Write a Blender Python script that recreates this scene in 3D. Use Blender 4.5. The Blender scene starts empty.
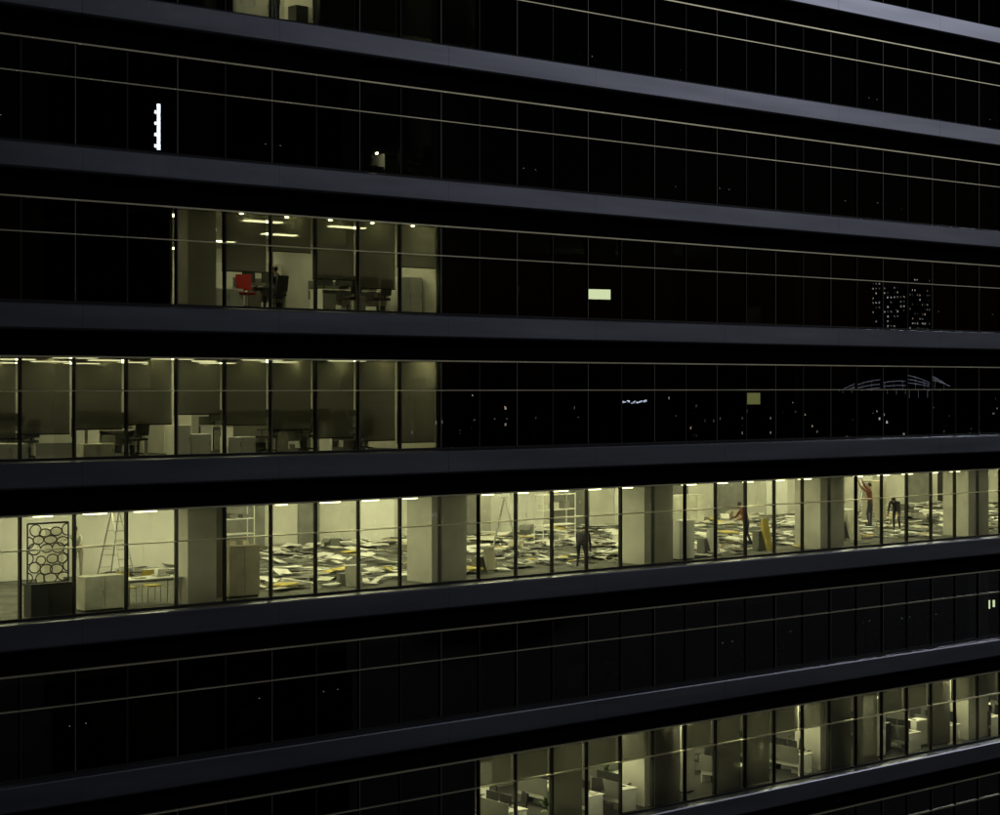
import bpy, bmesh, math, random
from mathutils import Vector, Matrix
random.seed(7)
R = random.random
U = random.uniform
scene = bpy.context.scene
scene.view_settings.view_transform = 'Standard'
scene.view_settings.look = 'None'
scene.view_settings.exposure = 0

# ------------------------------------------------------------ materials
def principled(name, col, rough=0.6, metal=0.0, noise=0.0, nscale=5.0, spec=0.5, bump=0.0, stretch=None):
    m = bpy.data.materials.new(name); m.use_nodes = True
    nt = m.node_tree; b = nt.nodes['Principled BSDF']
    b.inputs['Base Color'].default_value = (*col, 1)
    b.inputs['Roughness'].default_value = rough
    b.inputs['Metallic'].default_value = metal
    b.inputs['Specular IOR Level'].default_value = spec
    if noise > 0:
        tc = nt.nodes.new('ShaderNodeTexCoord')
        n = nt.nodes.new('ShaderNodeTexNoise'); n.inputs['Scale'].default_value = nscale
        n.inputs['Detail'].default_value = 5
        if stretch:
            mp = nt.nodes.new('ShaderNodeMapping'); mp.inputs['Scale'].default_value = stretch
            nt.links.new(tc.outputs['Object'], mp.inputs[0]); nt.links.new(mp.outputs[0], n.inputs['Vector'])
        else:
            nt.links.new(tc.outputs['Object'], n.inputs['Vector'])
        cr = nt.nodes.new('ShaderNodeMapRange')
        cr.inputs['From Min'].default_value = 0.3; cr.inputs['From Max'].default_value = 0.7
        cr.inputs['To Min'].default_value = 1 - noise; cr.inputs['To Max'].default_value = 1 + noise
        nt.links.new(n.outputs['Fac'], cr.inputs['Value'])
        mx = nt.nodes.new('ShaderNodeVectorMath'); mx.operation = 'SCALE'
        mx.inputs[0].default_value = col
        nt.links.new(cr.outputs[0], mx.inputs['Scale'])
        nt.links.new(mx.outputs[0], b.inputs['Base Color'])
        if bump > 0:
            bp = nt.nodes.new('ShaderNodeBump'); bp.inputs['Strength'].default_value = bump
            nt.links.new(n.outputs['Fac'], bp.inputs['Height'])
            nt.links.new(bp.outputs[0], b.inputs['Normal'])
    return m

def emission(name, col, strength, nee=True):
    m = bpy.data.materials.new(name); m.use_nodes = True
    nt = m.node_tree; nt.nodes.clear()
    e = nt.nodes.new('ShaderNodeEmission'); o = nt.nodes.new('ShaderNodeOutputMaterial')
    e.inputs[0].default_value = (*col, 1); e.inputs[1].default_value = strength
    nt.links.new(e.outputs[0], o.inputs[0])
    if not nee:
        m.cycles.emission_sampling = 'NONE'
    return m

M = {}
M['band'] = principled('band_metal', (0.265, 0.278, 0.35), 0.31, 0.86, 0.16, 0.8, stretch=(0.25, 1, 2.5))
M['spandrel'] = principled('spandrel_black', (0.006, 0.006, 0.008), 0.9, 0, 0, 1, 0.0)
M['alu'] = principled('aluminium_cap', (0.85, 0.80, 0.56), 0.36, 0.6, 0.2, 0.6)
M['mull'] = principled('mullion_dark', (0.018, 0.018, 0.018), 0.6, 0, 0, 1, 0.2)
M['mullcap'] = principled('mullion_cap', (0.24, 0.24, 0.22), 0.5, 0.4)
M['carpet'] = principled('carpet_dark', (0.035, 0.035, 0.035), 0.95, 0, 0.3, 3)
M['screed'] = principled('bare_screed', (0.11, 0.11, 0.10), 0.9, 0, 0.5, 1.2)
M['ceiling'] = principled('ceiling_tile', (0.50, 0.50, 0.47), 0.9, 0, 0.06, 2)
M['plaster'] = principled('plaster', (0.56, 0.55, 0.51), 0.85, 0, 0.16, 0.8)
M['white'] = principled('white_laminate', (0.80, 0.80, 0.78), 0.5, 0, 0.04, 2)
M['wallgrey'] = principled('grey_partition', (0.16, 0.16, 0.15), 0.8, 0, 0.2, 1)
M['beige'] = principled('beige_board', (0.42, 0.39, 0.31), 0.8, 0, 0.15, 2)
M['cream'] = principled('cream_tile', (0.62, 0.61, 0.54), 0.8, 0, 0.2, 2)
M['yellow'] = principled('yellow_board', (0.62, 0.50, 0.12), 0.7, 0, 0.15, 3)
M['orange'] = principled('orange_board', (0.45, 0.33, 0.14), 0.7, 0, 0.15, 3)
M['dark'] = principled('dark_plastic', (0.02, 0.02, 0.022), 0.5)
M['greyt'] = principled('grey_tile', (0.20, 0.20, 0.19), 0.9, 0, 0.2, 2)
M['red'] = principled('red_fabric', (0.40, 0.03, 0.03), 0.9)
M['steel'] = principled('steel', (0.5, 0.5, 0.48), 0.35, 0.9)
M['wood'] = principled('wood', (0.25, 0.15, 0.07), 0.6, 0, 0.3, 6)
M['skin'] = principled('skin', (0.35, 0.20, 0.13), 0.6)
M['hair'] = principled('hair', (0.012, 0.010, 0.008), 0.7)
M['denim'] = principled('denim', (0.03, 0.035, 0.06), 0.9)
M['khaki'] = principled('khaki', (0.30, 0.28, 0.22), 0.9)
M['shirtdark'] = principled('shirt_dark', (0.03, 0.03, 0.035), 0.9)
M['shirtred'] = principled('shirt_red', (0.16, 0.05, 0.035), 0.9)
M['shirtlight'] = principled('shirt_light', (0.45, 0.47, 0.42), 0.9)
M['ground'] = principled('asphalt', (0.05, 0.05, 0.05), 0.9, 0, 0.3, 0.05)
M['leaf'] = principled('leaf', (0.05, 0.09, 0.03), 0.8)
LC = (1.0, 0.98, 0.58)
M['lampS3'] = emission('tube_light_main', LC, 31)
M['lampS5'] = emission('panel_light_low', LC, 50)
M['lampS2'] = emission('panel_light_mid', LC, 14)
M['lampS1'] = emission('panel_light_high', LC, 17)
M['lampT'] = emission('panel_light_top', LC, 80)
M['down'] = emission('downlight_glow', (1.0, 0.97, 0.50), 360)
M['downs'] = emission('downlight_small', (1.0, 0.97, 0.50), 80)
M['dimfill'] = emission('dim_fill_panel', (1.0, 0.85, 0.6), 1.2)  # weak added fill for the dark storeys
M['tube'] = emission('perimeter_tube', (1.0, 1.0, 0.55), 8)
M['screenw'] = emission('screen_white', (0.88, 1.0, 0.66), 1.2)
M['screeny'] = emission('screen_yellow', (0.75, 0.8, 0.30), 0.22)
M['led'] = emission('standby_led', (0.7, 0.9, 1.0), 0.8, False)
M['signw'] = emission('sign_white', (0.9, 0.97, 1.0), 12, False)
M['cityspark'] = emission('city_spark', (0.75, 0.88, 1.0), 6, False)
M['archglow'] = emission('arch_glow', (0.8, 0.85, 1.0), 0.7, False)
M['bulb'] = emission('bulb', (1.0, 0.95, 0.6), 20)

# screen-fabric roller blind: partly see-through weave
m = bpy.data.materials.new('roller_blind_cloth'); m.use_nodes = True
nt = m.node_tree; nt.nodes.clear()
d = nt.nodes.new('ShaderNodeBsdfDiffuse'); t = nt.nodes.new('ShaderNodeBsdfTranslucent')
mx = nt.nodes.new('ShaderNodeMixShader'); o = nt.nodes.new('ShaderNodeOutputMaterial')
tp = nt.nodes.new('ShaderNodeBsdfTransparent'); mx2 = nt.nodes.new('ShaderNodeMixShader')
d.inputs[0].default_value = (0.13, 0.13, 0.125, 1); t.inputs[0].default_value = (0.22, 0.215, 0.165, 1)
mx.inputs[0].default_value = 0.10; mx2.inputs[0].default_value = 0.10
nt.links.new(d.outputs[0], mx.inputs[1]); nt.links.new(t.outputs[0], mx.inputs[2])
nt.links.new(mx.outputs[0], mx2.inputs[1]); nt.links.new(tp.outputs[0], mx2.inputs[2]); nt.links.new(mx2.outputs[0], o.inputs[0])
M['blind'] = m

# glass: tinted transmission + fresnel mirror
m = bpy.data.materials.new('facade_glass'); m.use_nodes = True
nt = m.node_tree; nt.nodes.clear()
tr = nt.nodes.new('ShaderNodeBsdfTransparent'); tr.inputs[0].default_value = (0.66, 0.67, 0.58, 1)
gl = nt.nodes.new('ShaderNodeBsdfGlossy'); gl.inputs['Roughness'].default_value = 0.0
gl.inputs['Color'].default_value = (0.9, 0.92, 1.0, 1)
fr = nt.nodes.new('ShaderNodeFresnel'); fr.inputs[0].default_value = 2.0
mx = nt.nodes.new('ShaderNodeMixShader'); o = nt.nodes.new('ShaderNodeOutputMaterial')
nt.links.new(fr.outputs[0], mx.inputs[0]); nt.links.new(tr.outputs[0], mx.inputs[1])
nt.links.new(gl.outputs[0], mx.inputs[2]); nt.links.new(mx.outputs[0], o.inputs[0])
M['glass'] = m

# city facade with random lit windows
def city_mat(name, thresh, strength, sx=2.4, sz=3.4):
    m = bpy.data.materials.new(name); m.use_nodes = True
    nt = m.node_tree; L = nt.links; b = nt.nodes['Principled BSDF']
    b.inputs['Base Color'].default_value = (0.06, 0.06, 0.07, 1); b.inputs['Roughness'].default_value = 0.6
    tc = nt.nodes.new('ShaderNodeTexCoord'); sep = nt.nodes.new('ShaderNodeSeparateXYZ')
    L.new(tc.outputs['Object'], sep.inputs[0])
    def math_(op, a, bb=None):
        n = nt.nodes.new('ShaderNodeMath'); n.operation = op
        for i, v in enumerate((a, bb)):
            if v is None: continue
            if hasattr(v, 'is_linked'): L.new(v, n.inputs[i])
            else: n.inputs[i].default_value = v
        return n.outputs[0]
    h = math_('ADD', sep.outputs[0], sep.outputs[1])
    u = math_('DIVIDE', h, sx); v = math_('DIVIDE', sep.outputs[2], sz)
    fu = math_('FLOOR', u); fv = math_('FLOOR', v)
    cu = math_('FRACT', u); cv = math_('FRACT', v)
    wn = nt.nodes.new('ShaderNodeTexWhiteNoise'); wn.noise_dimensions = '3D'
    cmb = nt.nodes.new('ShaderNodeCombineXYZ'); L.new(fu, cmb.inputs[0]); L.new(fv, cmb.inputs[1])
    oi = nt.nodes.new('ShaderNodeObjectInfo'); L.new(oi.outputs['Random'], cmb.inputs[2])
    L.new(cmb.outputs[0], wn.inputs['Vector'])
    lit = math_('GREATER_THAN', wn.outputs['Value'], thresh)
    a = math_('MULTIPLY', math_('GREATER_THAN', cu, 0.3), math_('LESS_THAN', cu, 0.7))
    c = math_('MULTIPLY', math_('GREATER_THAN', cv, 0.35), math_('LESS_THAN', cv, 0.7))
    f = math_('MULTIPLY', math_('MULTIPLY', a, c), lit)
    br = nt.nodes.new('ShaderNodeSeparateColor'); L.new(wn.outputs['Color'], br.inputs[0])
    g2 = math_('MULTIPLY', br.outputs[1], br.outputs[1])
    f = math_('MULTIPLY', f, math_('MULTIPLY', g2, strength))
    ramp = nt.nodes.new('ShaderNodeValToRGB')
    ramp.color_ramp.elements[0].color = (1, 0.75, 0.4, 1); ramp.color_ramp.elements[1].color = (0.8, 0.95, 1, 1)
    L.new(br.outputs[2], ramp.inputs[0])
    L.new(ramp.outputs[0], b.inputs['Emission Color']); L.new(f, b.inputs['Emission Strength'])
    m.cycles.emission_sampling = 'NONE'
    return m
M['cityA'] = city_mat('city_facade_a', 0.955, 3.0, 2.0, 3.2)
M['cityB'] = city_mat('city_facade_b', 0.92, 2.2, 1.6, 3.0)
M['cityC'] = city_mat('city_facade_c', 0.40, 2.4, 2.2, 2.6)

# ------------------------------------------------------------ mesh builder
class MB:
    def __init__(s): s.bm = bmesh.new(); s.mats = []
    def mi(s, key):
        if key not in s.mats: s.mats.append(key)
        return s.mats.index(key)
    def box(s, x0, x1, y0, y1, z0, z1, mat, mtx=None):
        i = s.mi(mat)
        vs = [s.bm.verts.new(Vector(p)) for p in ((x0,y0,z0),(x1,y0,z0),(x1,y1,z0),(x0,y1,z0),(x0,y0,z1),(x1,y0,z1),(x1,y1,z1),(x0,y1,z1))]
        if mtx is not None:
            for v in vs: v.co = mtx @ v.co
        for q in ((3,2,1,0),(4,5,6,7),(0,1,5,4),(1,2,6,5),(2,3,7,6),(3,0,4,7)):
            f = s.bm.faces.new([vs[k] for k in q]); f.material_index = i
    def quad(s, pts, mat):
        i = s.mi(mat); f = s.bm.faces.new([s.bm.verts.new(Vector(p)) for p in pts]); f.material_index = i
    def rod(s, a, b, r, mat, seg=8, r2=None):
        i = s.mi(mat); a = Vector(a); b = Vector(b); r2 = r if r2 is None else r2
        q = (b - a).to_track_quat('Z', 'Y')
        A = []; B = []
        for k in range(seg):
            an = 2*math.pi*k/seg; v = Vector((math.cos(an), math.sin(an), 0))
            A.append(s.bm.verts.new(a + q @ (v*r))); B.append(s.bm.verts.new(b + q @ (v*r2)))
        for k in range(seg):
            f = s.bm.faces.new((A[k], A[(k+1)%seg], B[(k+1)%seg], B[k])); f.material_index = i
        f = s.bm.faces.new(A[::-1]); f.material_index = i
        f = s.bm.faces.new(B); f.material_index = i
    def beam(s, a, b, w, mat):
        s.rod(a, b, w*0.7, mat, 4)
    def done(s, name, loc=(0,0,0), rz=0, parent=None, bevel=0):
        me = bpy.data.meshes.new(name); s.bm.to_mesh(me); s.bm.free()
        for k in s.mats: me.materials.append(M[k])
        ob = bpy.data.objects.new(name, me); scene.collection.objects.link(ob)
        ob.location = loc; ob.rotation_euler = (0, 0, rz)
        if parent: ob.parent = parent
        if bevel:
            bv = ob.modifiers.new('bevel', 'BEVEL'); bv.width = bevel; bv.segments = 2; bv.limit_method = 'ANGLE'
        return ob

def empty(name):
    e = bpy.data.objects.new(name, None); scene.collection.objects.link(e); return e
def clone(ob, loc, rz):
    o2 = bpy.data.objects.new(ob.name.split('.')[0], ob.data); scene.collection.objects.link(o2)
    o2.location = loc; o2.rotation_euler = (0, 0, rz); return o2

# ------------------------------------------------------------ the tower
MOD = 1.5
X0 = 29.2
def XN(n): return X0 + MOD*n
def ZT(k): return 56.14 - 4.0*k          # finished floor / band top of storey k
N0, N1 = -24, 54
XA, XB = XN(N0), XN(N1)
K0, K1 = -8, 13
HEAD, TRANS = 1.37, 2.24
DEP = 14.0
tower = empty('office_tower')

mb = MB(); i = mb.mi('band')
prof = [(0.0, 0.0), (-0.33, -0.02), (-0.39, -0.035), (-0.41, -0.07), (-0.41, -0.64), (-0.39, -0.68), (-0.35, -0.70), (0.0, -0.70)]
for k in range(K0-1, K1+1):
    zt = ZT(k)
    n = N0
    while n < N1:
        xa, xb = XN(n)+0.003, XN(min(n+4, N1))-0.003
        j1, j2 = U(-0.003, 0.003), U(-0.003, 0.003)
        A = [mb.bm.verts.new((xa, y+j1*(y < -0.3), zt+z)) for y, z in prof]
        B = [mb.bm.verts.new((xb, y+j2*(y < -0.3), zt+z)) for y, z in prof]
        for j in range(len(prof)-1):
            f = mb.bm.faces.new((A[j], B[j], B[j+1], A[j+1])); f.material_index = i
        mb.bm.faces.new(A); mb.bm.faces.new(B[::-1])
        n += 4
mb.done('spandrel_bands', parent=tower)

mb = MB()
for k in range(K0-1, K1+1):
    zt = ZT(k)
    mb.box(XA, XB, 0.003, 0.12, zt-HEAD, zt-0.003, 'spandrel')
    mb.box(XA, XB, -0.07, 0.0, zt-0.80, zt-0.75, 'spandrel')
mb.done('spandrel_panels', parent=tower)

mb = MB()
for k in range(K0, K1+1):
    zs = ZT(k); zh = ZT(k-1)-HEAD; zr = ZT(k-1)-TRANS
    mb.box(XA, XB, -0.09, 0.09, zh-0.02, zh+0.022, 'alu')
    mb.box(XA, XB, -0.075, 0.05, zr-0.015, zr+0.015, 'alu')
    mb.box(XA, XB, -0.05, 0.10, zs+0.004, zs+0.06, 'mull')
mb.done('transoms', parent=tower)
mb = MB()
for k in range(K0, K1+1):
    zs = ZT(k); zh = ZT(k-1)-HEAD
    for n in range(N0, N1+1):
        x = XN(n)
        mb.box(x-0.026, x+0.026, -0.045, 0.085, zs+0.064, zh-0.024, 'mull')
        if n % 2 == 0:
            mb.box(x-0.014, x+0.003, -0.062, -0.047, zs+0.066, zh-0.026, 'mullcap')
mb.done('mullions', parent=tower)

mb = MB()
for k in range(K0, K1+1):
    zs = ZT(k); zh = ZT(k-1)-HEAD; zr = ZT(k-1)-TRANS
    for n in range(N0, N1):
        for za, zb in ((zs+0.06, zr-0.016), (zr+0.016, zh-0.02)):
            tx = U(-1, 1)*0.0018; tz = U(-1, 1)*0.0018
            xa, xb = XN(n)+0.026, XN(n+1)-0.026
            mb.quad(((xa, tx+tz, za), (xb, -tx+tz, za), (xb, -tx-tz, zb), (xa, tx-tz, zb)), 'glass')
mb.done('glazing', parent=tower)

mbf = MB(); mbc = MB()
for k in range(K0-1, K1+2):
    zt = ZT(k)
    fm = 'screed' if k == 3 else 'carpet'
    mbf.box(XA, XB, 0.125, DEP+10, zt-0.6, zt-0.02, fm)
    mbc.box(XA, XB, 0.125, DEP+10, zt-1.34, zt-1.26, 'ceiling')
mbf.done('floor_slabs', parent=tower); mbc.done('ceilings', parent=tower)

mb = MB()
for k in range(K0, K1+1):
    zs = ZT(k)-0.018; zc = ZT(k-1)-1.342
    mb.box(XA, XB, DEP, DEP+0.2, zs, zc, 'plaster')
    if k == 3:
        for q in range(22):
            x = 33 + q*3.3 + U(-0.6, 0.6); w = U(0.9, 2.0)
            mb.box(x, x+w, DEP-0.05, DEP-0.004, zs, zs+U(2.0, 2.5), random.choice(['wallgrey','white','beige','dark','greyt']))
mb.box(XA-0.2, XA-0.004, 0.13, 24, 0, ZT(K0)+3, 'band')
mb.box(XB+0.004, XB+0.2, 0.13, 24, 0, ZT(K0)+3, 'band')
mb.box(XA, XB, 24.2, 24.4, 0, ZT(K0)+3, 'band')
mb.box(XA-0.2, XB+0.2, 0.0, 24.4, ZT(K0-1)+0.01, ZT(K0-1)+0.6, 'spandrel')
mb.done('core_and_end_walls', parent=tower)

mb = MB()
for k in range(K0, K1+1):
    zs = ZT(k)-0.018; zc = ZT(k-1)-1.342
    for n in range(N0+4, N1, 6):
        xa, xb, ya, yb = XN(n)+0.08, XN(n)+1.44, 0.5, 1.7
        if n == -2:
            xa, xb, ya, yb = 26.85, 27.75, 0.5, 1.1
            if k == 2: xa, xb, ya, yb = 27.6, 28.5, 3.0, 3.9
        mb.box(xa, xb, ya, yb, zs, zc, 'plaster')
mb.done('columns', parent=tower)

mb = MB()
def part(k, x, y0=0.13, y1=DEP-0.01, mat='plaster', t=0.1):
    mb.box(x-t/2, x+t/2, y0, y1, ZT(k)-0.016, ZT(k-1)-1.344, mat)
part(3, XN(-12)); part(3, XN(34))
part(2, XN(-12)); part(2, XN(4)+0.0)
part(1, 26.1); part(1, XN(4)+0.0)
part(-1, XN(-1)+0.4); part(-1, XN(5)); part(-1, XN(1)+0.2)
part(5, XN(5)); part(5, XN(34))
zs = ZT(3)-0.016; zc = ZT(2)-1.344
mb.box(24.0, 32.0, 9.4, 9.5, zs, zc, 'white')
mb.box(31.9, 32.0, 9.51, DEP-0.01, zs, zc, 'plaster')
mb.box(28.0, 28.7, 1.5, 1.58, zs, zc, 'wallgrey')
zs = ZT(5)-0.016; zc = ZT(4)-1.344
mb.box(XN(5)+0.06, XN(34)-0.06, 6.0, 6.1, zs, zc, 'wallgrey')
for x in (44.0, 50.0, 56.5, 62.6):
    mb.box(x, x+0.06, 2.2, 5.99, zs, zc, 'wallgrey')
mb.done('partitions', parent=tower)

def panels(k, xa, xb, ya, yb, mat, dx=3.0, dy=2.6, w=1.2, d=0.3):
    mb = MB(); zc = ZT(k-1)-1.344
    x = xa+1.2
    while x < xb-0.8:
        y = ya
        while y < yb:
            mb.box(x-w/2, x+w/2, y-d/2, y+d/2, zc-0.03, zc-0.002, mat)
            y += dy
        x += dx
    return mb.done('ceiling_light_panels', parent=tower)
panels(3, XN(-12), XN(34), 2.2, 13.5, 'lampS3')
panels(5, XN(5), XN(34), 1.6, 5.8, 'lampS5', 3.0, 2.4)
panels(2, XN(-12), XN(4), 2.2, 13.5, 'lampS2', 3.0, 3.6)
panels(1, 26.2, XN(4), 2.2, 13.5, 'lampS1', 3.0, 3.6)
panels(-1, XN(-1)+0.1, XN(1)+0.2, 1.6, 13.5, 'lampT', 1.3, 2.4, 0.6)
mb = MB()  # added glowing ceiling panels, set deep inside to faintly brighten dark storeys
for k in (4, 6):
    for x in (24, 33, 42, 52, 61, 71, 80):
        zc = ZT(k-1)-1.344; xx = x+U(-3, 3); yy = U(6, 9)
        mb.box(xx-0.6, xx+0.6, yy-0.12, yy+0.12, zc-0.03, zc-0.002, 'dimfill')
mb.done('dim_fill_panels', parent=tower)
mb = MB()
def disc(x, y, z, r, mat):
    mb.rod((x, y, z-0.03), (x, y, z-0.002), r, mat, 12)
for n in range(-11, 4): disc(XN(n)+1.0, 0.46, ZT(1)-1.344, 0.055, 'down')
for n in range(-1, 4): disc(XN(n)+0.85, 0.48, ZT(0)-1.344, 0.045, 'down')
for n in range(1, 5): disc(XN(n)+0.8, 0.50, ZT(-2)-1.344, 0.04, 'downs')
for n in range(5, 32): disc(XN(n)+0.95, 0.50, ZT(4)-1.344, 0.05, 'downs')
mb.done('downlights', parent=tower)
mb = MB()
for n in range(-11, 33):
    if n % 6 in (4,) or n in (-2, -1): continue
    w = U(0.16, 0.32); xc = XN(n)+0.75+U(-0.12, 0.12)
    z = ZT(2)-HEAD-0.015
    mb.box(xc-w, xc+w, 0.40, 0.54, z-0.07, z, 'tube')
    mb.box(xc-w-0.03, xc+w+0.03, 0.39, 0.55, z+0.003, z+0.02, 'white')
mb.done('perimeter_light_fittings', parent=tower)

mb = MB()
def blind(k, n, frac):
    zh = ZT(k-1)-HEAD; zs = ZT(k)
    zb = zh - frac*(zh-zs-0.06)
    xa, xb = XN(n)+0.03, XN(n+1)-0.03
    mb.quad(((xa, 0.20, zb), (xb, 0.20, zb), (xb, 0.20, zh+0.02), (xa, 0.20, zh+0.02)), 'blind')
    mb.box(xa, xb, 0.188, 0.212, zb-0.03, zb, 'mull')
fr2 = {-5:0.76,-4:0.72,-3:0.68,-2:0.58,-1:0.70,0:0.76,1:0.86,2:0.9,3:0.93}
for n in range(-11, 4): blind(2, n, fr2.get(n, 0.8))
for n, f in {-1:0.62, 0:0.38, 1:0.66, 2:0.74, 3:0.48}.items(): blind(1, n, f)
for n in range(1, 5): blind(-1, n, 0.93)
full = {7:1.0, 10:1.0, 12:1.0, 13:0.98, 16:1.0, 17:1.0, 20:0.96, 24:1.0}
for n in range(5, 33): blind(5, n, full.get(n, 0.35))
for k in range(K0, K1+1):
    for n in range(N0, N1):
        lit = (k == 3) or (k == 5 and n >= 5) or (k == 2 and n < 4) or (k == 1 and -3 <= n < 4) or (k == -1 and -1 <= n < 5)
        if not lit and R() < 0.28: blind(k, n, random.choice([1.0, 1.0, 0.33, 0.6]))
mb.done('roller_blinds', parent=tower)

# ------------------------------------------------------------ loose objects
def desk(x, y, z, rz=0, w=1.4, d=0.7, mon=1, top='white', led=False):
    b = MB()
    b.box(-w/2, w/2, -d/2, d/2, 0.71, 0.74, top)
    b.box(-w/2+0.02, -w/2+0.05, -d/2+0.04, d/2-0.04, 0, 0.708, top)
    b.box(w/2-0.05, w/2-0.02, -d/2+0.04, d/2-0.04, 0, 0.708, top)
    b.box(-w/2+0.06, w/2-0.06, d/2-0.08, d/2-0.06, 0.3, 0.705, top)
    b.box(-w/2, w/2, d/2+0.003, d/2+0.035, 0.45, 1.0, 'wallgrey')
    for q in range(mon):
        xx = (q-(mon-1)/2)*0.6 + U(-0.05, 0.05)
        mt = Matrix.Translation((xx, 0, 0)) @ Matrix.Rotation(U(-0.3, 0.3), 4, 'Z')
        b.box(-0.12, 0.12, 0.05, 0.22, 0.742, 0.755, 'dark', mt)
        b.box(-0.02, 0.02, 0.14, 0.17, 0.756, 1.0, 'dark', mt)
        b.box(-0.26, 0.26, 0.10, 0.135, 0.86, 1.19, 'dark', mt)
        b.box(-0.2, 0.2, -0.2, -0.07, 0.742, 0.76, 'dark', mt)
        if led: b.box(0.2, 0.22, 0.09, 0.097, 0.87, 0.882, 'led', mt)
    for q in range(4):
        px, py = U(-w/2+0.15, w/2-0.15), U(-d/2+0.12, 0.0)
        mt = Matrix.Translation((px, py, 0.7425+q*0.0015)) @ Matrix.Rotation(U(-1, 1), 4, 'Z')
        b.box(-0.105, 0.105, -0.148, 0.148, 0, 0.001+R()*0.03*(q == 0), random.choice(['cream', 'greyt', 'white', 'beige']), mt)
    px = U(-w/2+0.1, w/2-0.1); b.rod((px, 0.2, 0.742), (px, 0.2, 0.84), 0.04, random.choice(['red', 'dark', 'cream']), 10)
    b.box(-w/2+0.10, -w/2+0.5, -0.3, 0.20, 0.03, 0.60, 'greyt')
    bx = w/2-0.2; b.rod((bx, -0.1, 0.0), (bx, -0.1, 0.3), 0.11, 'dark', 12, 0.14)
    return b.done('office_desk', (x, y, z), rz, bevel=0.003)
def chair(x, y, z, rz=0, mat='dark'):
    b = MB()
    b.box(-0.24, 0.24, -0.23, 0.24, 0.44, 0.51, mat)
    mt = Matrix.Translation((0, -0.25, 0.58)) @ Matrix.Rotation(math.radians(8), 4, 'X')
    b.box(-0.22, 0.22, -0.03, 0.03, 0.0, 0.45, mat, mt)
    b.rod((0, 0, 0.12), (0, 0, 0.44), 0.03, 'steel')
    b.rod((0, -0.2, 0.46), (0, -0.25, 0.64), 0.025, 'dark')
    for s in (-1, 1):
        b.box(s*0.28-0.025, s*0.28+0.025, -0.12, 0.16, 0.66, 0.69, 'dark')
        b.rod((s*0.27, 0, 0.47), (s*0.28, 0, 0.66), 0.015, 'dark')
    for q in range(5):
        a = q*2*math.pi/5
        b.rod((0, 0, 0.13), (0.29*math.cos(a), 0.29*math.sin(a), 0.08), 0.022, 'dark', 6)
        b.rod((0.29*math.cos(a)-0.015, 0.29*math.sin(a), 0.03), (0.29*math.cos(a)+0.015, 0.29*math.sin(a), 0.03), 0.03, 'dark', 8)
    return b.done('office_chair', (x, y, z), rz, bevel=0.012)
def cabinet(x, y, z, w, d, h, mat='white', rz=0, name='storage_cabinet'):
    b = MB()
    b.box(-w/2, w/2, -d/2, d/2, 0.05, h, mat)
    b.box(-w/2+0.02, w/2-0.02, -d/2+0.03, d/2-0.02, 0, 0.048, 'dark')
    n = max(1, round(w/0.5))
    for q in range(n):
        xa = -w/2 + q*w/n + 0.006; xb = -w/2+(q+1)*w/n-0.006
        b.box(xa, xb, -d/2-0.02, -d/2-0.003, 0.07, h-0.02, mat)
        b.box(xb-0.05, xb-0.03, -d/2-0.04, -d/2-0.021, h*0.45, h*0.45+0.14, 'steel')
    return b.done(name, (x, y, z), rz, bevel=0.004)
def table(x, y, z, w=1.7, d=0.8, rz=0):
    b = MB()
    b.box(-w/2, w/2, -d/2, d/2, 0.72, 0.75, 'white')
    b.box(-w/2+0.05, w/2-0.05, -d/2+0.05, d/2-0.05, 0.66, 0.718, 'steel')
    for sx in (-1, 1):
        for sy in (-1, 1):
            b.beam((sx*(w/2-0.07), sy*(d/2-0.07), 0), (sx*(w/2-0.07), sy*(d/2-0.07), 0.66), 0.03, 'steel')
    b.box(-0.5, -0.2, -0.2, 0.1, 0.752, 0.78, 'cream'); b.box(0.2, 0.6, -0.1, 0.2, 0.752, 0.80, 'cream')
    b.box(0.25, 0.5, -0.05, 0.15, 0.802, 0.95, 'white')
    return b.done('work_table', (x, y, z), rz)
def side_chair(x, y, z, rz, mat='yellow'):
    b = MB()
    b.box(-0.21, 0.21, -0.2, 0.22, 0.43, 0.46, mat)
    b.box(-0.2, 0.2, -0.23, -0.205, 0.55, 0.85, mat)
    for sx in (-1, 1):
        b.rod((sx*0.19, 0.19, 0), (sx*0.18, 0.17, 0.43), 0.012, 'steel', 6)
        b.rod((sx*0.19, -0.24, 0), (sx*0.19, -0.19, 0.43), 0.012, 'steel', 6)
        b.rod((sx*0.19, -0.19, 0.43), (sx*0.19, -0.24, 0.85), 0.012, 'steel', 6)
    return b.done('side_chair', (x, y, z), rz)
def ladder(x, y, z, h=1.9, rz=0):
    b = MB()
    for s in (-1, 1):
        b.beam((s*0.30, -0.5, 0), (s*0.17, 0, h), 0.035, 'steel')
        b.beam((s*0.30, 0.5, 0), (s*0.17, 0.04, h), 0.035, 'steel')
    n = int(h/0.28)
    for q in range(1, n):
        t = q/n; yy = -0.5*(1-t); ww = 0.30-0.13*t
        b.box(-ww, ww, yy-0.05, yy+0.04, h*t-0.012, h*t+0.012, 'steel')
        if q % 2: b.rod((-ww, 0.5-0.46*t, h*t), (ww, 0.5-0.46*t, h*t), 0.012, 'steel', 6)
    b.box(-0.2, 0.2, -0.1, 0.14, h, h+0.03, 'steel')
    b.rod((-0.27, -0.33, h*0.35), (-0.27, 0.33, h*0.35), 0.008, 'steel', 6)
    return b.done('step_ladder', (x, y, z), rz)
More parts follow.
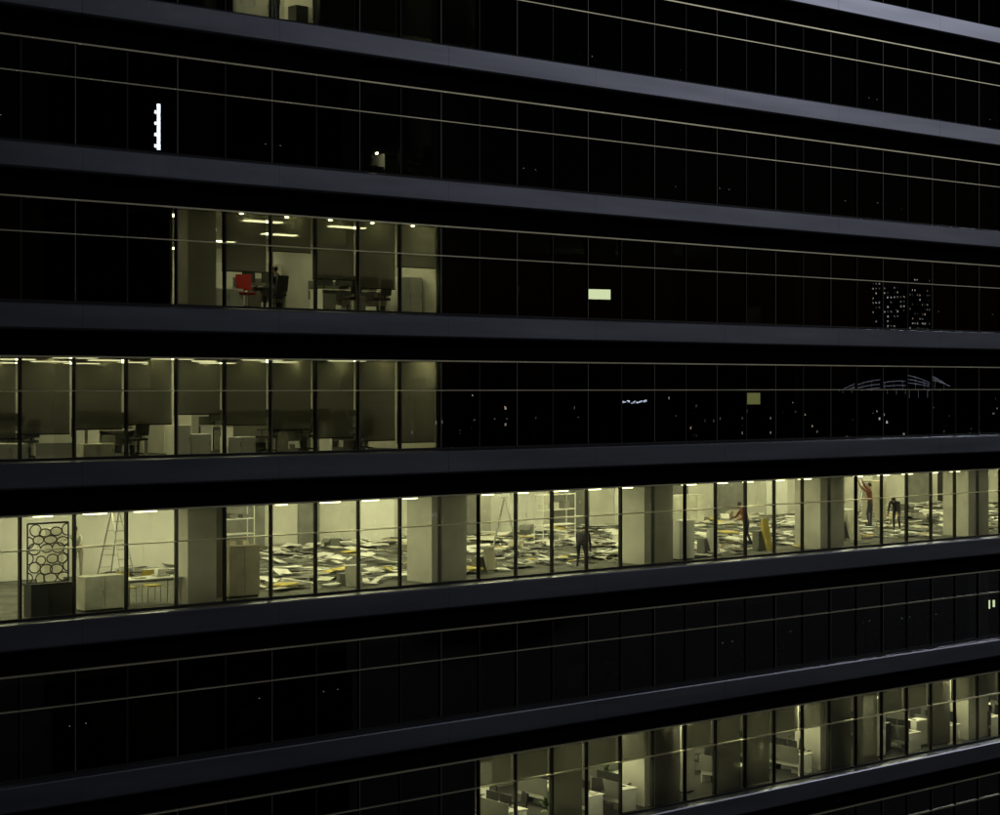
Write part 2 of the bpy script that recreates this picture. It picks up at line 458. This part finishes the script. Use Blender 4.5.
def rack(x, y, z, w, h, rz=0):
    b = MB()
    for sx in (-1, 1):
        for sy in (-1, 1):
            b.beam((sx*w/2, sy*0.22, 0), (sx*w/2, sy*0.22, h), 0.035, 'white')
    for q in range(4):
        zz = 0.15+q*(h-0.2)/3
        b.box(-w/2, w/2, -0.24, 0.24, zz, zz+0.03, 'white')
        for c in range(3):
            if R() < 0.6: b.box(-w/2+0.1+c*w/3, -w/2+0.35+c*w/3, -0.15, 0.15, zz+0.032, zz+U(0.15, 0.35), random.choice(['cream','beige','greyt']))
    return b.done('shelf_rack', (x, y, z), rz)
def plant(x, y, z, h=1.3):
    b = MB(); b.rod((0,0,0), (0,0,0.35), 0.14, 'cream', 12, 0.19)
    b.rod((0,0,0.3), (0,0,h*0.6), 0.02, 'wood', 6)
    for q in range(60):
        a = U(0, 6.28); e = U(-0.3, 1.3); l = U(0.2, 0.45)
        p = Vector((0, 0, U(0.4, 0.65)*h)); dr = Vector((math.cos(a)*math.cos(e), math.sin(a)*math.cos(e), math.sin(e)))
        sd = dr.cross(Vector((0,0,1))).normalized()*0.04
        b.quad((p, p+dr*l*0.5+sd, p+dr*l, p+dr*l*0.5-sd), 'leaf')
    return b.done('potted_plant', (x, y, z))

# ---- people
def person(x, y, z, rz, shirt='shirtdark', bend=0, armL=(0.1,0.05,-1), armR=(0.1,0.05,-1), foreL=None, foreR=None,
           thL=(0,0,-1), thR=(0,0,-1), shL=(0,-0.03,-1), shR=(0,-0.03,-1), nod=0, zoff=0, pants='denim'):
    me = bpy.data.meshes.new('p'); V = []; E = []; rad = []; kind = {}
    def av(p, r, par=None, kd='shirt'):
        V.append(Vector(p)); rad.append(r if isinstance(r, tuple) else (r, r)); i = len(V)-1
        if par is not None: E.append((par, i)); kind[(par, i)] = kd
        return i
    rot = Matrix.Rotation(-math.radians(bend), 3, 'X')
    P = Vector((0, 0, 0.93))
    def up(v): return P + rot @ (Vector(v)-P)
    pel = av(P, (0.15, 0.11))
    ws = av(up((0, 0.0, 1.08)), (0.135, 0.10), pel)
    ch = av(up((0, 0.0, 1.28)), (0.165, 0.115), ws)
    nb = av(up((0, -0.01, 1.43)), (0.085, 0.07), ch)
    nk = av(up((0, 0.0, 1.50)), 0.055, nb, 'skin')
    rot2 = Matrix.Rotation(-math.radians(bend+nod), 3, 'X'); NK = V[nk].copy()
    def hd(v): return NK + rot2 @ (Vector(v)-Vector((0, 0, 1.50)))
    j = av(hd((0, 0.03, 1.555)), (0.062, 0.07), nk, 'skin')
    h1 = av(hd((0, 0.025, 1.62)), (0.075, 0.092), j, 'skin')
    h2 = av(hd((0, 0.01, 1.69)), (0.065, 0.08), h1, 'skin')
    for s, ar, fo, th, sh in ((-1, armL, foreL, thL, shL), (1, armR, foreR, thR, shR)):
        sp = av(up((s*0.185, 0, 1.385)), 0.062, ch)
        ad = Vector((ar[0]*s, ar[1], ar[2])).normalized(); fo = fo or ar
        fd = Vector((fo[0]*s, fo[1], fo[2])).normalized()
        el = av(V[sp]+ad*0.28, 0.043, sp)
        wr = av(V[el]+fd*0.24, 0.028, el)
        side = fd.cross(Vector((0, 1, 0.2))).normalized(); 
        pm = av(V[wr]+fd*0.07, (0.034, 0.022), wr, 'skin')
        curl = Vector((0, 1, 0)) if abs(fd.y) < 0.8 else Vector((0, 0, -1))
        for q in range(4):
            off = side*(q-1.5)*0.019; L = (0.034, 0.040, 0.037, 0.028)[q]
            a = av(V[pm]+off+fd*0.030, 0.009, pm, 'skin')
            c = av(V[a]+(fd*0.9+curl*0.3)*L, 0.008, a, 'skin'); av(V[c]+(fd*0.7+curl*0.6)*L*0.7, 0.007, c, 'skin')
        a = av(V[wr]+fd*0.035-side*0.035, 0.010, wr, 'skin'); av(V[a]+(fd*0.8-side*0.6)*0.04, 0.009, a, 'skin')
        hp = av(P+Vector((s*0.095, 0, -0.06)), 0.095, pel, 'leg')
        td = Vector((th[0]*s, th[1], th[2])).normalized(); sd = Vector((sh[0]*s, sh[1], sh[2])).normalized()
        mid = av(V[hp]+td*0.2, 0.08, hp, 'leg')
        kn = av(V[hp]+td*0.41, 0.058, mid, 'leg')
        cf = av(V[kn]+sd*0.15, 0.054, kn, 'leg')
        an = av(V[kn]+sd*0.39, 0.037, cf, 'leg')
        hl = av(V[an]+Vector((0, -0.02, -0.05)), 0.036, an, 'shoe')
        av(V[an]+Vector((s*0.02, 0.17, -0.055)), (0.045, 0.028), hl, 'shoe')
    zmin = min(v.z for v in V)-0.03
    for v in V: v.z -= zmin
    me.from_pydata(V, E, [])
    ob = bpy.data.objects.new('person', me); scene.collection.objects.link(ob)
    sk = ob.modifiers.new('s', 'SKIN'); sk.use_smooth_shade = True
    for i, sv in enumerate(me.skin_vertices[0].data): sv.radius = rad[i]; sv.use_root = (i == 0)
    sb = ob.modifiers.new('u', 'SUBSURF'); sb.levels = 1; sb.render_levels = 1
    dg = bpy.context.evaluated_depsgraph_get(); dg.update()
    nm = bpy.data.meshes.new_from_object(ob.evaluated_get(dg))
    ob.modifiers.clear(); ob.data = nm
    mats = {'shirt': 0, 'skin': 1, 'leg': 2, 'shoe': 3}
    nm.materials.clear()
    for k in (shirt, 'skin', pants, 'dark'): nm.materials.append(M[k])
    for p in nm.polygons:
        c = p.center; best = 1e9
        for (a, b2), kd in kind.items():
            A, B = V[a], V[b2]; ab = B-A; t = max(0, min(1, (c-A).dot(ab)/max(ab.length_squared, 1e-9)))
            dd = (A+ab*t-c).length - min(rad[a][0], rad[b2][0])*0.8
            if dd < best: best = dd; p.material_index = mats[kd]
        p.use_smooth = True
    fb = bmesh.new()
    H = V[h1]
    def blob(off, sc, mi, seg=10):
        mt = Matrix.Translation(H + rot2 @ Vector(off)) @ rot2.to_4x4() @ Matrix.Diagonal((*sc, 1))
        r = bmesh.ops.create_uvsphere(fb, u_segments=seg, v_segments=seg-2, radius=1, matrix=mt)
        for v in r['verts']:
            for f in v.link_faces: f.material_index = mi; f.smooth = True
    blob((0, -0.025, 0.035), (0.083, 0.092, 0.083), 1)
    blob((0, 0.098, -0.02), (0.012, 0.02, 0.02), 0, 8)
    for s in (-1, 1):
        blob((s*0.078, 0.0, -0.01), (0.012, 0.02, 0.03), 0, 8)
        blob((s*0.03, 0.083, 0.008), (0.012, 0.008, 0.008), 2, 8)
    blob((0, 0.085, -0.05), (0.022, 0.008, 0.006), 3, 8)
    fm = bpy.data.meshes.new('head_details'); fb.to_mesh(fm); fb.free()
    for k in ('skin', 'hair', 'dark', 'red'): fm.materials.append(M[k])
    fo = bpy.data.objects.new('head_details', fm); scene.collection.objects.link(fo); fo.parent = ob
    ob.location = (x, y, z+zoff); ob.rotation_euler = (0, 0, rz)
    return ob
SIT = dict(bend=10, armL=(0.1, 0.3, -1), armR=(0.1, 0.3, -1), foreL=(0, 1, 0), foreR=(0, 1, 0), thL=(0.1, 1, 0), thR=(0.1, 1, 0), shL=(0, 0.05, -1), shR=(0, 0.05, -1), nod=10)

# =============== main lit storey (under renovation)
z3 = ZT(3)-0.018
b = MB()
W, H0, H1 = 1.15, 0.85, 2.38
b.box(-W/2, W/2, -0.2, 0.2, 0.0, 0.80, 'dark')
b.box(-W/2-0.03, W/2+0.03, -0.22, 0.22, 0.803, 0.85, 'dark')
for a_, c_ in (((-W/2, 0, H0), (-W/2, 0, H1)), ((W/2, 0, H0), (W/2, 0, H1)), ((-W/2, 0, H1), (W/2, 0, H1)), ((-W/2, 0, H0), (W/2, 0, H0))):
    b.beam(a_, c_, 0.035, 'dark')
rr = random.Random(3)
row = 0; zz = H0+0.14
while zz < H1:
    xx = -W/2 + (0.17 if row % 2 else 0.0)+0.02
    while xx < W/2+0.02:
        cx = xx+rr.uniform(-0.045, 0.045); cz = zz+rr.uniform(-0.04, 0.04); rx = rr.uniform(0.12, 0.19); rz_ = rr.uniform(0.10, 0.15); n = 16
        pr = None
        for q in range(n+1):
            a = 2*math.pi*q/n
            px = max(-W/2, min(W/2, cx+rx*math.cos(a))); pz = max(H0, min(H1, cz+rz_*math.sin(a)))
            if pr and (Vector((px, 0, pz))-Vector(pr)).length > 0.01: b.beam(pr, (px, 0, pz), 0.024, 'dark')
            pr = (px, 0, pz)
        xx += 0.32
    zz += 0.235; row += 1
b.done('lattice_screen', (22.85, 0.75, z3))
cabinet(24.45, 0.95, z3, 1.15, 0.5, 0.92, 'cream')
ladder(29.1, 8.4, z3, 2.0, 0.3)
person(27.9, 8.6, z3, 2.4, 'shirtlight', 30, (0.2, 0.7, -0.6), (0.1, 0.8, -0.3), (0.0, 1, -0.2), (0, 1, 0.1), pants='khaki')
table(26.0, 1.1, z3)
side_chair(25.7, 1.75, z3, math.pi); side_chair(26.5, 1.8, z3, 3.0, 'yellow')
cabinet(26.4, 7.5, z3, 0.6, 0.5, 1.7, 'cream')
cabinet(28.95, 1.1, z3, 1.0, 0.3, 1.45, 'beige')
b = MB()
for q in range(9): b.box(-0.6+q*0.02, 0.55+q*0.03, -0.4, 0.4, q*0.03, q*0.03+0.024, 'cream' if q % 3 else 'white')
b.done('board_stack', (29.9, 3.0, z3), 0.3)

def scrap_field(name, n, xa, xb, ya, yb, seed):
    r = random.Random(seed); b = MB()
    cl = [(r.uniform(xa, xb), r.uniform(ya, yb), r.uniform(0.5, 1.6), r.uniform(0, 3.14)) for _ in range(90)]
    for q in range(n):
        if r.random() < 0.65:
            c = r.choice(cl); x = min(xb, max(xa, r.gauss(c[0], c[2]))); y = min(yb, max(ya, r.gauss(c[1], c[2]*0.7))); an = r.gauss(c[3], 0.35)
        else:
            x = r.uniform(xa, xb); y = r.uniform(ya, yb); an = r.uniform(0, 3.14)
        w = r.choice([0.6, 0.6, r.uniform(0.15, 0.5), r.uniform(0.6, 1.2)]); d = r.choice([0.3, 0.5, r.uniform(0.06, 0.3), 0.12])
        mt = (Matrix.Translation((x, y, 0.012+0.09*r.random()**2+q*0.00004)) @ Matrix.Rotation(an, 4, 'Z')
              @ Matrix.Rotation(r.uniform(-0.2, 0.2), 4, 'X') @ Matrix.Rotation(r.uniform(-0.12, 0.12), 4, 'Y'))
        u = r.random()
        mat = 'white' if u < .36 else 'cream' if u < .52 else 'greyt' if u < .82 else 'yellow' if u < .845 else 'orange' if u < .86 else 'beige' if u < 0.90 else 'dark'
        b.box(-w/2, w/2, -d/2, d/2, 0, 0.014, mat, mt)
    return b.done(name, (0, 0, z3))
scrap_field('scattered_ceiling_tiles', 2600, 29.6, 80.0, 1.2, 13.6, 5)
for q in range(22):
    x = U(31, 74); y = U(3.0, 12.5); b = MB()
    w, d, h = U(0.3, 0.6), U(0.3, 0.5), U(0.2, 0.5); mt_ = random.choice(['cream', 'greyt', 'white', 'beige'])
    b.box(-w/2, w/2, -d/2, d/2, 0, h, mt_)
    b.box(-w/2-0.003, w/2+0.003, -0.03, 0.03, h*0.6, h+0.004, 'cream')
    fl = Matrix.Translation((w/2, 0, h)) @ Matrix.Rotation(math.radians(35), 4, 'Y')
    b.box(0, w*0.45, -d/2, d/2, 0, 0.006, mt_, fl)
    fl = Matrix.Translation((-w/2, 0, h)) @ Matrix.Rotation(math.radians(-40), 4, 'Y')
    b.box(-w*0.45, 0, -d/2, d/2, 0, 0.006, mt_, fl)
    b.done('cardboard_box', (x, y, z3+0.03), U(0, 3))
ladder(42.1, 5.0, z3, 2.1, 0.8)
rack(47.6, 8.5, z3, 1.8, 1.9, 0.1)
rack(36.2, 12.9, z3, 1.6, 1.8)
cabinet(46.6, 1.0, z3, 0.7, 0.45, 1.35, 'white')
cabinet(49.5, 12.5, z3, 1.8, 0.5, 1.7, 'white')
cabinet(58.0, 12.0, z3, 2.4, 0.5, 1.3, 'cream')
cabinet(66.0, 8.0, z3, 1.0, 0.5, 1.8, 'beige')
ladder(60.8, 4.4, z3, 2.0, 0.4)
person(41.85, 0.95, z3, -0.9, 'shirtdark', 60, (0.1, 0.35, -1), (0.1, 0.2, -1), (0.0, 0.6, -1), (0.0, 0.5, -1), (0.1, 0.6, -1), (0.1, 0.3, -1), (0, -0.6, -1), (0, -0.5, -1), 5)
person(52.0, 2.9, z3, 1.2, 'shirtred', 20, (0.1, 0.4, -1), (0.1, 0.5, -0.8), (0, 1, -0.3), (0, 1, -0.2), (0.05, 0.3, -1), (0.05, -0.25, -1), (0, -0.1, -1), (0, -0.5, -1), 15)
person(62.6, 4.2, z3, 2.0, 'shirtdark', 55, (0.1, 0.6, -1), (0.1, 0.5, -1), (0, 0.6, -1), (0, 0.6, -1), (0.1, 0.6, -1), (0.1, -0.1, -1), (0, -0.5, -1), (0, -0.2, -1), 5)
# worker standing on the lower rungs of the ladder
person(60.55, 3.95, z3, 0.4, 'shirtred', 5, (0.1, 0.8, 0.4), (0.1, 0.8, 0.6), (0, 0.5, 1), (0, 0.5, 1), (0.05, 0.2, -1), (0.05, 0, -1), (0, -0.2, -1), (0, 0, -1), -15, 0.30)
for (x, y, w, h, mt_, rz) in ((51.6, 1.4, 0.35, 1.15, 'yellow', 0.1), (38.9, 1.9, 0.5, 0.8, 'beige', 0.2), (33.0, 1.3, 0.5, 0.6, 'cream', -0.3), (57.5, 2.2, 0.8, 1.2, 'cream', 0.2), (69.5, 2.0, 0.8, 1.4, 'yellow', 0), (48.6, 1.2, 0.6, 1.0, 'white', 0.3)):
    b = MB()
    for q in range(4):
        mt = Matrix.Rotation(math.radians(-12-q*2), 4, 'X')
        b.box(-w/2+q*0.03, w/2+q*0.02, q*0.03, q*0.03+0.018, 0, h-q*0.05, mt_, mt)
    b.box(-w/2-0.1, w/2+0.1, 0.32, 0.6, 0, h*0.6, 'greyt')
    b.done('leaning_boards', (x, y, z3), rz)
for (x, y) in ((38.2, 2.3), (31.0, 2.0), (50.3, 3.0), (55.5, 7.0)):
    b = MB()
    for q in range(5): b.box(-0.5, 0.5, -0.3+q*0.01, 0.3, q*0.025, q*0.025+0.02, 'yellow' if q > 2 else 'beige', Matrix.Rotation(q*0.12, 4, 'Z'))
    b.done('yellow_board_stack', (x, y, z3+0.05), U(0, 2))

# =============== lower right office storey
z5 = ZT(5)-0.018
for (x, n) in ((38.6, 2), (41.9, 2), (43.4, 1), (48.9, 1), (52.3, 2), (54.2, 1), (58.7, 2), (61.2, 1), (64.0, 2), (66.3, 2), (69.5, 2)):
    desk(x, 1.15, z5, math.pi/2, 1.6, 0.8, 2); chair(x+0.75, 1.2+U(-.2, .2), z5, math.pi/2+U(-0.5, 0.5))
    if n == 2: desk(x, 3.0, z5, math.pi/2, 1.6, 0.8, 2)
    chair(x+0.75, 2.9+U(-.2, .2), z5, math.pi/2+U(-0.5, 0.5))
for (x, y, w, h) in ((47.0, 1.3, 0.5, 2.3), (56.9, 0.9, 0.7, 2.2), (59.9, 1.2, 0.7, 1.0), (63.4, 0.9, 0.4, 1.9), (40.3, 4.9, 1.8, 1.2), (52.0, 5.2, 1.4, 1.6), (68, 0.9, 0.8, 2.0)):
    cabinet(x, y, z5, w, 0.5, h, 'white')
cabinet(57.7, 1.3, z5, 0.8, 0.45, 1.1, 'dark'); cabinet(50.4, 0.95, z5, 0.4, 0.45, 0.7, 'greyt')
person(46.1, 1.3, z5, math.pi/2, 'shirtdark', **SIT)
chair(46.1, 1.3, z5, math.pi/2); desk(45.4, 2.4, z5, 0.0, 1.2, 0.7, 1)
plant(44.6, 2.6, z5); plant(55.6, 2.2, z5); plant(40.4, 1.0, z5, 1.0)

# =============== middle storey (blinds down)
z2 = ZT(2)-0.018
for (x, w, h, mt_) in ((21.3, 1.4, 0.45, 'white'), (24.0, 0.9, 0.4, 'cream'), (26.5, 0.5, 0.85, 'white'), (27.1, 0.6, 0.6, 'white'), (28.4, 0.9, 0.5, 'white')):
    cabinet(x+0.2, 0.75, z2, w, 0.4, h, mt_)
for x in (22.2, 25.4, 29.6, 31.0, 33.0):
    desk(x, 1.8, z2, random.choice([0, math.pi]), 1.4, 0.7, 2); chair(x+0.2, 1.1, z2, U(-0.5, 0.5))
    desk(x+1, 4.5, z2, 0, 1.4, 0.7, 2)
# =============== upper partially lit storey
z1 = ZT(1)-0.018
cabinet(34.6, 0.9, z1, 0.85, 0.5, 1.15, 'white'); cabinet(28.3, 0.9, z1, 0.9, 0.4, 0.6, 'white')
chair(28.9, 0.8, z1, 2.8, 'red')
for x in (30.0, 32.6, 33.7):
    desk(x, 1.7, z1, 0, 1.4, 0.7, 2); chair(x, 1.0, z1, 0.2)
cabinet(33.2, 8.5, z1, 4.5, 0.5, 1.9, 'white')
person(30.2, 1.05, z1, 0.4, 'shirtdark', **SIT)
for x in (24.2, 25.3):
    desk(x, 1.3, z1, 0, 1.1, 0.6, 1)
def big_screen(x, y, z, w, h, zc, mat):
    b = MB()
    b.box(-w/2-0.03, w/2+0.03, 0.003, 0.05, zc-h/2-0.03, zc+h/2+0.03, 'dark')
    b.box(-w/2, w/2, -0.006, 0.0, zc-h/2, zc+h/2, mat)
    b.rod((0, 0.08, 0.05), (0, 0.08, zc), 0.03, 'dark')
    b.box(-0.35, 0.35, -0.2, 0.3, 0, 0.04, 'dark')
    return b.done('presentation_screen', (x, y, z), -0.3)
big_screen(47.5, 6.0, z1, 0.9, 0.36, 1.25, 'screenw')
big_screen(52.5, 3.0, z2, 0.55, 0.42, 1.45, 'screeny')
# =============== top storey
zt1 = ZT(-1)-0.018
person(29.9, 0.8, zt1, 1.5, 'shirtdark', 0); cabinet(30.7, 0.8, zt1, 0.5, 0.4, 0.7, 'dark')
cabinet(28.9, 1.2, zt1, 0.9, 0.4, 1.3, 'white'); cabinet(30.3, 2.0, zt1, 1.2, 0.4, 1.6, 'white')
cabinet(36.2, 0.75, zt1, 0.8, 0.35, 0.45, 'white')
z0 = ZT(0)-0.018
b = MB()
b.rod((0, 0, 0), (0, 0, 0.03), 0.09, 'dark', 12); b.rod((0, 0, 0.03), (0, 0.1, 0.38), 0.012, 'steel', 6)
b.rod((0, 0.1, 0.38), (0, -0.08, 0.48), 0.012, 'steel', 6); b.rod((0, -0.08, 0.50), (0, -0.12, 0.40), 0.03, 'dark', 12, 0.07)
b.rod((0, -0.12, 0.395), (0, -0.125, 0.37), 0.045, 'bulb', 10)
desk(34.3, 0.95, z0, 0, 1.4, 0.7, 1); b.done('desk_lamp', (33.35, 0.78, z0+0.346))
cabinet(33.35, 0.78, z0, 0.45, 0.3, 0.345, 'dark')
chair(34.9, 0.6, z0, 0.3)
b = MB(); b.box(-0.4, 0.4, 0, 0.4, 0, 1.9, 'dark')  # made-up dark box that only carries three glowing strips
for q in range(3): b.box(-0.28+q*0.22, -0.18+q*0.22, -0.01, -0.003, 0.9+0.06*q, 1.3, 'screenw')
b.done('glow_strip_box', (64.4, 1.0, ZT(4)-0.018), -0.4)
# furniture rows behind the dark glass
d0 = desk(40.0, 1.5, z0, 0, 1.5, 0.75, 2, 'white', True); c0 = chair(40.0, 0.9, z0, 0.3)
for k in (-2, -1, 0, 1, 2, 4, 5):
    x = 22.0 if k in (0, 4, -2, 5) else 36.5
    while x < 80:
        if k == 5 and x > 34: break
        if R() < 0.62 and not (k == 0 and 32 < x < 41) and not (k == 1 and 40.5 < x < 46.5) and not (k == 2 and 48.5 < x < 53) and not (k == 4 and 62.5 < x < 66):
            clone(d0, (x, U(1.2, 2.2), ZT(k)-0.018), random.choice([0, 0, math.pi, 0.1]))
            clone(c0, (x+U(-.3, .3), U(0.5, 0.8), ZT(k)-0.018), U(-1, 1))
        x += 2.1

# ------------------------------------------------------------ ground and city across the street
b = MB(); b.quad(((-2500, -2500, 0), (2500, -2500, 0), (2500, 2500, 0), (-2500, 2500, 0)), 'ground'); b.done('ground')
def block(x, y, w, d, h, mat, rz=0):
    b = MB(); b.box(-w/2, w/2, -d/2, d/2, 0, h, mat)
    b.box(-w/2+1, w/2-1, -d/2+1, d/2-1, h+0.003, h+1.2, 'spandrel')
    b.box(-w/4, w/6, -d/4, d/5, h+1.203, h+4, 'spandrel')
    return b.done('office_building', (x, y, 0.004), rz)
rc = random.Random(11)
for q in range(54):
    p = rc.uniform(420, 900); ratio = rc.uniform(0.75, 1.7)
    h = rc.uniform(14, 42)
    block(ratio*(p+43), -p, rc.uniform(18, 40), rc.uniform(15, 30), h + (p*0.012), rc.choice(['cityA', 'cityA', 'cityB']), rc.uniform(-0.4, 0.4))
bld = block(96, -112, 22, 18, 80, 'spandrel')
b = MB()
b.box(-0.75, 0.75, 0, 0.25, -2.4, 2.4, 'spandrel')
b.box(-0.17, 0.17, 0.26, 0.3, -2.1, 2.0, 'signw')
for q in range(4): b.box(-0.42, -0.22, 0.26, 0.3, -1.9+q*1.0, -1.6+q*1.0, 'signw')
sg = b.done('vertical_sign', (-10, 9.4, 73.5)); sg.parent = bld
bt = block(848, -600, 25, 22, 78, 'spandrel')
b = MB(); b.box(-12.3, 12.3, -10.8, 10.8, 82.5, 106, 'cityC'); b.done('crown', (0, 0, 0), 0, parent=bt)
bs = block(345, -304, 24, 8, 43.5, 'spandrel')
b = MB()
for q in range(12): 
    w_ = rc.uniform(0.1, 0.3); xq = -4.2+q*0.75+rc.uniform(-.2, .2); z_ = rc.uniform(-.5, .2); b.box(xq-w_, xq+w_, 4.0, 4.2, 45.0+z_, 45.2+z_+rc.uniform(0, .3), 'cityspark')
b.done('roof_sign', parent=bs)
b = MB()
for off, rise in ((0, 8.0), (0.8, 6.2), (1.6, 4.6)):
    pr = None
    for q in range(25):
        t_ = q/24; pt = (-20+40*t_, off*2, 48+rise*4*t_*(1-t_)*0.9)
        if pr: b.rod(pr, pt, 0.13, 'archglow', 6)
        pr = pt
for q in range(1, 24, 2):
    t_ = q/24; b.rod((-20+40*t_, 0, 47), (-20+40*t_, 0, 48+8*4*t_*(1-t_)*0.9), 0.05, 'archglow', 4)
b.box(-24, 24, -1, 5, 46, 47, 'spandrel'); b.box(-24, -22, 0, 4, 0, 45.99, 'spandrel'); b.box(22, 24, 0, 4, 0, 45.99, 'spandrel')
b.done('arched_footbridge', (567, -391, 0.004), 0.75)

# ------------------------------------------------------------ sky and moonlight / city glow
w = bpy.data.worlds.new('World'); scene.world = w; w.use_nodes = True
nt = w.node_tree; bg = nt.nodes['Background']
sky = nt.nodes.new('ShaderNodeTexSky'); sky.sky_type = 'NISHITA'; sky.sun_disc = False
sky.sun_elevation = math.radians(-5); sky.sun_rotation = math.radians(128)
nt.links.new(sky.outputs[0], bg.inputs[0]); bg.inputs[1].default_value = 0.05
sd = bpy.data.lights.new('moon', 'SUN'); sd.energy = 0.32; sd.angle = math.radians(4); sd.color = (0.96, 0.97, 1.0)
so = bpy.data.objects.new('moon', sd); scene.collection.objects.link(so)
src = Vector((0.80, -0.50, 0.31)).normalized()
so.rotation_euler = (-src).to_track_quat('-Z', 'Y').to_euler()

# ------------------------------------------------------------ camera
cd = bpy.data.cameras.new('camera'); co = bpy.data.objects.new('camera', cd); scene.collection.objects.link(co)
co.location = (0, -43.5, 50.0); co.rotation_euler = (math.radians(90), 0, math.radians(49.2-90))
cd.sensor_width = 36; cd.lens = 1884*36/1000; cd.shift_y = -0.0205; cd.clip_end = 6000; cd.clip_start = 0.5
scene.camera = co
